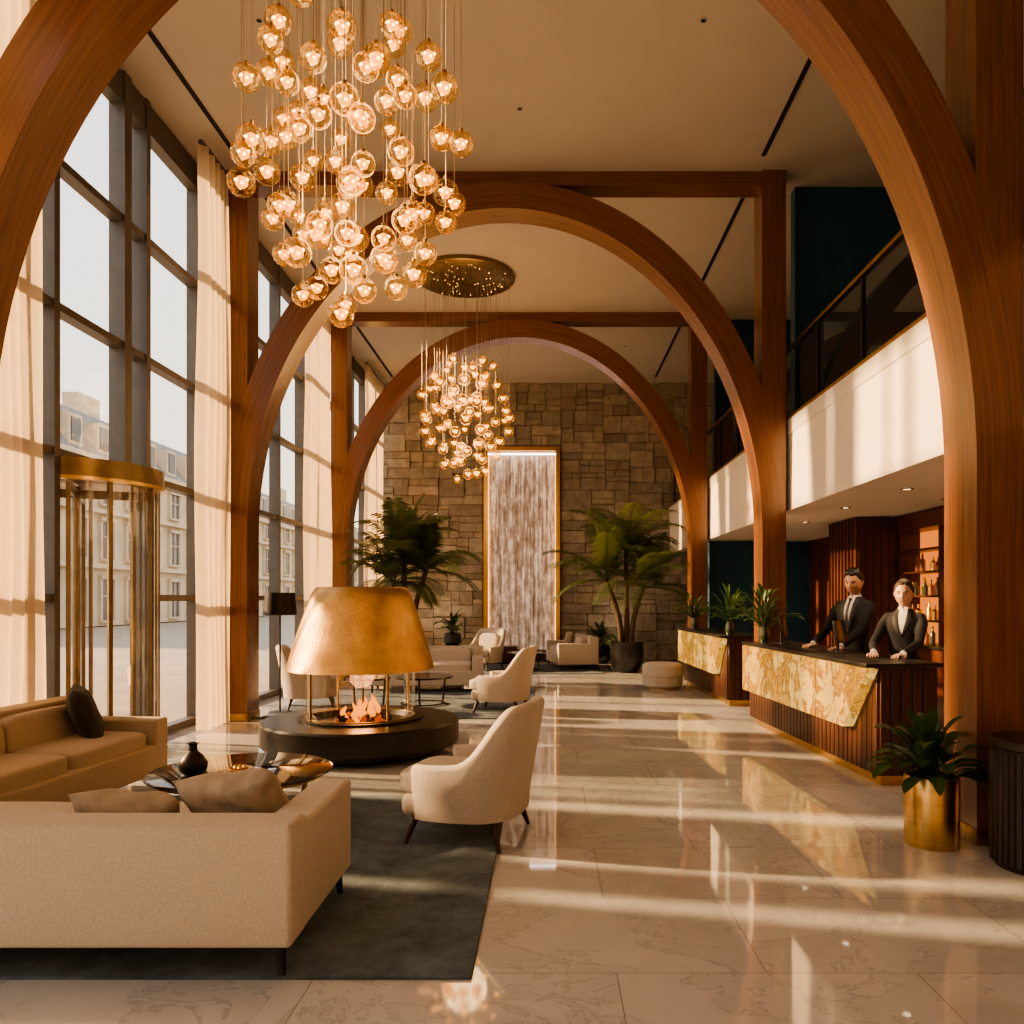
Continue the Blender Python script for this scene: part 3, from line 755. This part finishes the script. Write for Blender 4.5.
# ------------------------------------------------------------ fireplace
FP=(-1.83,7.85)
m=MB()
m.lathe((0,0,0),[(0,0),(.72,0),(.74,.02),(.74,.06),(.93,.09),(.95,.11),(.95,.30),(.935,.32),(.60,.325),(.60,.30),(0,.30)],M_black,72)
m.lathe((0,0,0),[(.60,.32),(.60,.345),(.50,.345),(.47,.30),(.34,.28),(0,.28)],M_blackm,48)
m.lathe((0,0,0),[(.52,.34),(.52,.88)],M_glass,64)
m.lathe((0,0,0),[(.505,.34),(.53,.34),(.53,.355),(.505,.355),(.505,.34)],M_brassd,48)
for k in range(4):
    a=rad(40+90*k); m.box((.525*math.cos(a),.525*math.sin(a),.61),(.018,.018,.54),M_brassd,rot=(0,0,a))
prof=[]
for k in range(15):
    t=k/14; prof.append((.71-.255*t+.012*math.sin(math.pi*t)-(.02*max(0,(t-.9)/.1)**2),.81+.79*t))
inner=[(r-.015,z) for r,z in prof[::-1]]
m.lathe((0,0,0),prof+[(.425,1.605),(.405,1.60)]+inner+[prof[0]],M_gold,72)
m.lathe((0,0,0),[(0,1.59),(.415,1.59)],M_brassd,48)
rr=random.Random(3)
for k in range(60):
    a=rr.uniform(0,6.28); q=rr.uniform(0,.30)
    m.ico((q*math.cos(a),q*math.sin(a),.30+rr.uniform(0,.05)),rr.uniform(.025,.05),M_ember if rr.random()<.5 else M_black,1,.2)
for k in range(13):
    a=rr.uniform(0,6.28); q=rr.uniform(0,.2); h=rr.uniform(.10,.24); x=q*math.cos(a); y=q*math.sin(a); n=7; ph=rr.uniform(0,6)
    m.tube([(x+.02*math.sin(ph+i),y+.02*math.cos(ph+i*1.2),.32+h*i/n) for i in range(n+1)],[max(.002,.028*math.sin(math.pi*(.18+.82*i/n))**.8) for i in range(n+1)],M_fire,8)
m.build('gas_fireplace',(FP[0],FP[1],0),sharp=35)
l=bpy.data.lights.new('fire_glow','POINT'); l.energy=14; l.color=(1,.38,.12); l.shadow_soft_size=.12
o=bpy.data.objects.new('fire_glow',l); o.location=(FP[0],FP[1],.62); COL.objects.link(o)

# ------------------------------------------------------------ chandeliers
def chandelier(x,y,rx,zlo,zhi,n,gr,name,seed,energy):
    rr=random.Random(seed); m=MB(); pts=[]
    def cand():
        t=rr.random()**.80; z=zlo+(zhi-zlo)*t
        rmax=rx*min(1,.34+1.5*t) if t<.62 else rx*(1-.40*(t-.62)/.38)
        a=rr.uniform(0,6.283); q=rmax*rr.random()**.45
        return Vector((q*math.cos(a),q*math.sin(a),z))
    for i in range(n):
        best=None; bd=-1
        for _ in range(14):
            p=cand(); d=min([min((p-o).length,1.6*math.hypot(p.x-o.x,p.z-o.z)+gr*.8) for o in pts]+[9])
            if d>bd: best,bd=p,d
        pts.append(best)
    for p in pts:
        g=gr*rr.uniform(.85,1.12)
        m.sphere(p,g,M_globe,18,12)
        m.ico(p,g*.44,M_core2,2)
        for k in range(6):
            a=k*1.047; m.ico(p+Vector((g*.40*math.cos(a),g*.40*math.sin(a),g*.22*math.sin(a*2+1))),g*.13,M_core,1)
        m.cyl(p+Vector((0,0,g*.96)),g*.16,g*.3,M_brassd,8)
        m.tube([p+Vector((0,0,g)),(p.x,p.y,ZC-.05)],.0016,M_cord,4)
    m.lathe((0,0,0),[(0,ZC-.07),(.78,ZC-.07),(.80,ZC-.06),(.80,ZC-.001),(0,ZC-.001)],M_bronze,64)
    for k in range(60):
        a=rr.uniform(0,6.28); q=.74*math.sqrt(rr.random()); m.ico((q*math.cos(a),q*math.sin(a),ZC-.072),.004,M_core,1)
    m.build(name,(x,y,0),sharp=50)
    for k,zz in enumerate((zlo+.3*(zhi-zlo),zlo+.75*(zhi-zlo))):
        l=bpy.data.lights.new('chandelier_glow','POINT'); l.energy=energy; l.color=(1,.62,.29); l.shadow_soft_size=.35
        o=bpy.data.objects.new('chandelier_glow',l); o.location=(x,y,zz); COL.objects.link(o)
chandelier(-.99,4.02,.585,2.94,4.34,92,.064,'glass_globe_chandelier',4,26)
chandelier(-1.34,12.9,.78,3.42,5.25,84,.088,'glass_globe_chandelier',8,40)

# ------------------------------------------------------------ outside
def building(x,y0,y1,name,eave=8.8):
    m=MB(); L=y1-y0
    m.box((x-5,(y0+y1)/2,eave/2),(10,L,eave),M_fac)
    m.prism([(x+.1,y0,eave+.3),(x-2.4,y0,eave+3.2),(x-7.5,y0,eave+3.2),(x-10,y0,eave+.3)],(0,L,0),M_slate)
    for z,h in ((3.2,.25),(6.1,.2),(eave,.4)): m.box((x+.15,(y0+y1)/2,z),(.5,L,h),M_fac)
    y=y0+1.4
    while y<y1-1:
        for z,h in ((1.4,2.2),(4.6,2.0),(7.3,1.5)):
            m.box((x+.02,y,z),(.12,1.15,h),M_facw); m.box((x+.08,y,z),(.1,.08,h),M_fac)
            m.box((x+.1,y,z+h/2+.12),(.3,1.5,.2),M_fac); m.box((x+.1,y,z-h/2-.06),(.3,1.4,.12),M_fac)
            for s in (-1,1): m.box((x+.08,y+s*.66,z),(.2,.16,h),M_fac)
            m.box((x+.08,y,z+.2),(.1,1.1,.06),M_fac)
        m.box((x-.7,y,eave+1.3),(1.2,1.2,1.6),M_fac); m.box((x-.08,y,eave+1.3),(.08,.8,1.2),M_facw)
        y+=2.6
    for k in range(int(L/13)): m.box((x-4,y0+6+13*k,eave+3.9),(1,2.2,1.8),M_fac)
    m.build(name,sharp=0)
building(-24,29,62,'townhouse_row',8.8); building(-24,64,130,'townhouse_row',8.0)

# ------------------------------------------------------------ people
def remesh(o,vox,smooth=4):
    r=o.modifiers.new('r','REMESH'); r.mode='VOXEL'; r.voxel_size=vox; r.use_smooth_shade=True
    s=o.modifiers.new('s','SMOOTH'); s.factor=.5; s.iterations=smooth
def ik(a,b,l1,l2,pole):
    a=Vector(a); b=Vector(b); d=b-a; D=min(d.length,(l1+l2)*.999); u=d.normalized()
    x=(l1*l1-l2*l2+D*D)/(2*D); h=math.sqrt(max(0,l1*l1-x*x))
    p=Vector(pole); p=(p-u*p.dot(u)).normalized()
    return a+u*x+p*h, a+u*D
def loft(m,rings,mat,seg=28):
    g=[]
    for z,hw,hd,yc in rings:
        r=[]
        for k in range(seg+1):
            a=2*math.pi*(k%seg)/seg; c,s_=math.cos(a),math.sin(a); e=.85
            r.append((hw*math.copysign(abs(c)**e,c),yc+hd*math.copysign(abs(s_)**e,s_),z))
        g.append(r)
    m.grid(g,mat)
    m.poly(g[0][:-1][::-1],mat); m.poly(g[-1][:-1],mat)
def hand(m,wr,d,up,mat,thumb):
    d=Vector(d).normalized(); up=Vector(up); up=(up-d*up.dot(d)).normalized(); s=d.cross(up)*thumb
    P=lambda f,sd,u: wr+d*f+s*sd+up*u
    m.tube([P(-.03,0,0),P(0,0,0),P(.03,0,.002),P(.065,0,.004),P(.088,0,.002)],[.026,.028,.038,.042,.038],mat,12,flat=.42)
    for i,(sd,L) in enumerate(((.029,.072),(.010,.082),(-.010,.076),(-.028,.060))):
        a=P(.075,sd,.003); b=P(.085+L*.42,sd*1.12,.006-.002*i); c=P(.082+L*.72,sd*1.15,-.006); e=P(.08+L*.95,sd*1.15,-.020)
        m.tube([a,b,c,e],[.0095,.009,.008,.006],mat,8)
    m.tube([P(.015,.026,-.002),P(.045,.052,-.006),P(.068,.058,-.012),P(.085,.056,-.018)],[.014,.012,.010,.007],mat,8)
def headpt(u,v,off=0):
    th=math.pi*v; ph=2*math.pi*u
    sx=math.sin(th)*math.sin(ph); sy=-math.sin(th)*math.cos(ph); sz=math.cos(th)
    x,y,z=.074*sx,.096*sy,.120*sz
    if z<0:
        t=min(1,-z/.12); x*=1-.26*t*t; y*=(1-.06*t) if sy<0 else (1-.30*t)
        x*=1+.10*math.exp(-((z+.075)/.03)**2)
    else: x*=1+.03*math.sin(math.pi*min(1,z/.12))
    if sy<0:
        G=lambda a,b: math.exp(-(a/b)**2)
        y*=1+.03*G(z,.05)
        nz=max(0,min(1,(.018-z)/.050))**1.1 if z>-.034 else max(0,1-(-.034-z)/.009)
        y-=.024*nz*G(x,.010+.004*nz)
        y+=.011*G(abs(x)-.030,.014)*G(z-.002,.012)
        y-=.005*G(abs(x)-.028,.022)*G(z-.024,.008)
        y-=.005*G(x,.022)*G(z+.060,.008); y+=.003*G(x,.02)*G(z+.053,.002)
        y-=.008*G(x,.024)*G(z+.100,.016)
        y-=.004*G(abs(x)-.044,.018)*G(z+.030,.020)
    p=Vector((x,y,z)); nrm=Vector((sx/.076,sy/.096,sz/.12)).normalized()
    return p+nrm*off
def person(name,loc,face,H,woman,handL,handR,headyaw=0,headpitch=0):
    E=bpy.data.objects.new(name,None); COL.objects.link(E); E.location=loc; E.rotation_euler=(0,0,face)
    k=H/1.76; E.scale=(k,k,k)
    skin=M_skin2 if woman else M_skin
    sw=.90 if woman else 1.0
    rings=[(.80,.15,.115,0),(.88,.172,.122,.005),(.96,.170,.120,.005),(1.08,.142*sw*sw,.104,0),(1.18,.155*sw,.114,-.002),(1.27,.176*sw,.124,-.006),(1.34,.186*sw,.120,-.002),(1.40,.180*sw,.104,.006),(1.435,.145*sw,.086,.012),(1.46,.100*sw,.072,.014),(1.49,.066,.062,.014)]
    m=MB(); loft(m,rings,M_suit)
    wr={}
    for sg,t in ((1,handL),(-1,handR)):
        sh=Vector((sg*.182*sw,.004,1.385)); el,w=ik(sh,t,.30,.27,(sg*.55,.45,-.6))
        m.tube([sh+Vector((-sg*.09,0,.022)),sh+Vector((-sg*.02,0,.008)),sh.lerp(el,.2),sh.lerp(el,.6),el,el.lerp(w,.5),w.lerp(el,.04)],[.050,.062,.062*sw,.054*sw,.050*sw,.043*sw,.035],M_suit,14)
        wr[sg]=(el,w)
    for sg in (1,-1):
        m.tube([(sg*.085,0,.90),(sg*.09,-.005,.70),(sg*.092,-.01,.48),(sg*.094,.005,.25),(sg*.096,.01,.06)],[.098,.088,.066,.058,.052],M_suit,14)
    o=m.build('suit',parent=E,sharp=0); remesh(o,.009,6)
    m=MB()
    for sg in (1,-1):
        m.sphere((sg*.098,-.05,.04),(.045,.13,.04),M_black,16,10); m.box((sg*.098,-.045,.01),(.085,.25,.02),M_black,.008)
    m.build('shoes',parent=E)
    for sg in (1,-1):
        el,w=wr[sg]; d=(w-el); d.z*=.15; d.normalize()
        m=MB(); hand(m,w+Vector((0,0,-.010)),d,(0,0,1),skin,-1 if sg>0 else 1); o=m.build('hand',parent=E,sharp=0); remesh(o,.0042,2)
        m=MB(); ax=(w-el).normalized(); m.tube([w-ax*.03,w+ax*.006],[.0325,.031],M_shirt,14); m.build('shirt_cuff',parent=E)
    def surf(x,z,off):
        for a,b in zip(rings,rings[1:]):
            if a[0]<=z<=b[0]:
                t=(z-a[0])/(b[0]-a[0]); hw=a[1]+(b[1]-a[1])*t; hd=a[2]+(b[2]-a[2])*t; yc=a[3]+(b[3]-a[3])*t; break
        q=min(.98,abs(x)/hw); return Vector((x,yc-hd*(1-q**(2/.85))**(.85/2)-off,z))
    m=MB(); zb=1.15 if not woman else 1.24; zt=1.488
    W0=.046 if not woman else .040
    g=[]
    for i in range(15):
        t=i/14; z=zb+(zt-zb)*t; w=.003+W0*math.sin(math.pi*.5*min(1,t*1.15))
        g.append([surf(-w+2*w*j/6,z,.006) for j in range(7)])
    m.grid(g,M_shirt)
    if not woman:
        g=[]
        for i in range(13):
            z=zb+.005+(zt-.035-zb)*i/12; w=.021-.010*i/12
            g.append([surf(-w+2*w*j/3,z,.011) for j in range(4)])
        m.grid(g,M_tie); m.box(surf(0,1.462,.014),(.030,.018,.030),M_tie,.006)
    for sg in (1,-1):
        g=[]
        for i in range(15):
            t=i/14; z=zb-.02+(zt-.005-zb+.02)*t; a=.002+W0*math.sin(math.pi*.5*min(1,t*1.15)); b=a+.008+.042*math.sin(math.pi*min(1,t*.92))**.7
            g.append([surf(sg*(a+(b-a)*j/4),z,(.014,.015,.014,.012,.006)[j]) for j in range(5)])
        m.grid(g,M_lapel)
    g=[]
    op=rad(9)
    for i in range(25):
        a=-math.pi/2+op+(2*math.pi-2*op)*i/24; c,s_=math.cos(a),math.sin(a); fr=max(0,-s_)**8
        g.append([(.070*c,.012+.068*s_,1.468-.030*fr),(.064*c,.014+.060*s_,1.488-.006*fr),(.056*c,.016+.054*s_,1.506),(.052*c,.016+.050*s_,1.498)])
    m.grid(g,M_shirt)
    for z in (1.10,1.01): m.sphere(surf(.0,z,.003),.007,M_black,8,6)
    m.box(surf(.09*sw,1.30,.004),(.05,.006,.007),M_lapel,.002)
    m.build('shirt_front',parent=E,sharp=0)
    HE=bpy.data.objects.new('head',None); COL.objects.link(HE); HE.parent=E; HE.location=(0,-.012,1.640); HE.rotation_euler=(headpitch,0,headyaw); HE.scale=(1.12,1.12,1.08)
    m=MB(); nu,nv=84,64
    g=[[headpt(i/nu,min(.9999,max(.0001,j/nv))) for j in range(nv+1)] for i in range(nu+1)]
    m.grid(g,skin); bmesh.ops.remove_doubles(m.bm,verts=m.bm.verts,dist=.0004)
    m.tube([(0,.022,-.05),(0,.022,-.10),(0,.026,-.18)],[.048,.045,.048],skin,20)
    for sg in (1,-1):
        Mx=Matrix.Rotation(sg*rad(18),4,'Z'); m.sphere((sg*.075,.010,-.006),(.009,.018,.030),skin,14,10,Mx)
    m.build('head_surface',parent=HE,sharp=0)
    hm=M_hairw if woman else M_hairb; m=MB()
    for sg in (1,-1):
        m.sphere((sg*.030,-.0795,.002),(.0125,.009,.0055),M_eye,14,10); m.sphere((sg*.030,-.0868,.002),(.0052,.003,.0052),M_iris,10,8)
        m.tube([(sg*.015,-.0935,.0195),(sg*.030,-.0935,.0235),(sg*.047,-.083,.019)],[.0025,.0034,.0018],hm,6)
        m.tube([(sg*.017,-.0868,.005),(sg*.030,-.0895,.0085),(sg*.043,-.081,.005)],[.0012,.0018,.0012],M_iris,6)
    m.tube([(-.026,-.086,-.054),(-.012,-.0965,-.0575),(0,-.0985,-.0575),(.012,-.0965,-.0575),(.026,-.086,-.054)],[.0015,.0035,.0038,.0035,.0015],M_lip,6)
    m.tube([(-.021,-.0885,-.060),(-.008,-.097,-.0645),(.008,-.097,-.0645),(.021,-.0885,-.060)],[.0015,.004,.004,.0015],M_lip,6)
    m.build('facial_features',parent=HE)
    m=MB(); nu,nv=120,80
    g=[]
    for i in range(nu+1):
        r=[]
        for j in range(nv+1):
            u=i/nu; v=min(.9999,max(.0001,j/nv)); p=headpt(u,v)
            uu=u if u<=.5 else u-1
            ph=abs(uu)*2
            S=lambda a,b,x: (lambda q:q*q*(3-2*q))(max(0,min(1,(x-a)/(b-a))))
            if woman: hl=.074-.081*S(.16,.50,ph)-.07*S(.52,.70,ph)+.010*math.exp(-((uu-.03)/.025)**2)
            else: hl=.068-.044*S(.26,.40,ph)-.030*S(.42,.50,ph)-.065*S(.54,.66,ph)+.008*math.exp(-((uu+.05)/.03)**2)
            k_=S(hl-.006,hl+.010,p.z)
            th=.009 if woman else .008+.013*S(.03,.11,p.z)*(1-.35*ph)
            st=.0012*math.sin(uu*2*math.pi*18+p.z*60)+.001*math.sin(uu*2*math.pi*41)
            r.append(headpt(u,v,-.006+(th+.006+st)*k_))
        g.append(r)
    m.grid(g,hm)
    if woman: m.sphere((0,.105,.028),(.042,.036,.040),hm,18,12)
    m.build('hair',parent=HE,sharp=0)
    return E
def tolocal(pt,loc,face,k):
    d=Vector(pt)-Vector(loc); c,s_=math.cos(-face),math.sin(-face)
    return Vector(((d.x*c-d.y*s_)/k,(d.x*s_+d.y*c)/k,d.z/k))
def fdir(dx,dy): return math.atan2(dx,-dy)
ml=(3.18,8.30,0); mf=fdir(-.85,-.6); k=1.79/1.76
person('man_receptionist',ml,mf,1.79,False,tolocal((2.92,7.97,DT+.036),ml,mf,k),tolocal((2.80,8.45,DT+.036),ml,mf,k),rad(14),rad(10))
wl=(3.26,7.32,0); wf=fdir(-.60,-.82); k=1.66/1.76
person('woman_receptionist',wl,wf,1.66,True,tolocal((3.08,6.94,DT+.034),wl,wf,k),tolocal((2.90,7.12,DT+.034),wl,wf,k),rad(4),rad(6))

# ------------------------------------------------------------ light
s=bpy.data.lights.new('sun','SUN'); s.energy=16; s.color=(1,.615,.30); s.angle=rad(2.2)
o=bpy.data.objects.new('sun',s); COL.objects.link(o); o.rotation_euler=Vector((1,-.20,-.385)).to_track_quat('-Z','Y').to_euler(); o.location=(-20,6,12)
for x,y in ((-2.6,18.6),(1.6,18.6)):  # spots added to brighten the stone wall, no fixture modelled
    l=bpy.data.lights.new('stone_wall_fill','SPOT'); l.energy=50; l.color=(1,.74,.48); l.spot_size=rad(95); l.spot_blend=1; l.shadow_soft_size=.1
    o=bpy.data.objects.new('stone_wall_fill',l); o.location=(x,y,.15); o.rotation_euler=Vector((0,.45,1.7)).to_track_quat('-Z','Y').to_euler(); COL.objects.link(o)
w=bpy.data.worlds.new('world'); SC.world=w; w.use_nodes=True; nt=w.node_tree; nt.nodes.clear()
out=N(nt,'ShaderNodeOutputWorld'); bg=N(nt,'ShaderNodeBackground'); tc=N(nt,'ShaderNodeTexCoord'); sp=N(nt,'ShaderNodeSeparateXYZ')
nt.links.new(tc.outputs['Generated'],sp.inputs[0])
c=ramp(nt,sp.outputs['Z'],[(0,(1.0,.76,.50)),(.15,(1.0,.90,.74)),(.40,(.90,.88,.84)),(1,(.50,.58,.68))])
nt.links.new(c,bg.inputs[0]); bg.inputs[1].default_value=2.0; nt.links.new(bg.outputs[0],out.inputs[0])

# ------------------------------------------------------------ camera
cd=bpy.data.cameras.new('camera'); cam=bpy.data.objects.new('camera',cd); COL.objects.link(cam)
cd.sensor_width=36; cd.lens=36*800/1024; cd.shift_x=-36/1024; cd.shift_y=86/1024; cd.clip_end=400
cam.location=(0,0,1.5); cam.rotation_euler=(rad(90),0,0); SC.camera=cam
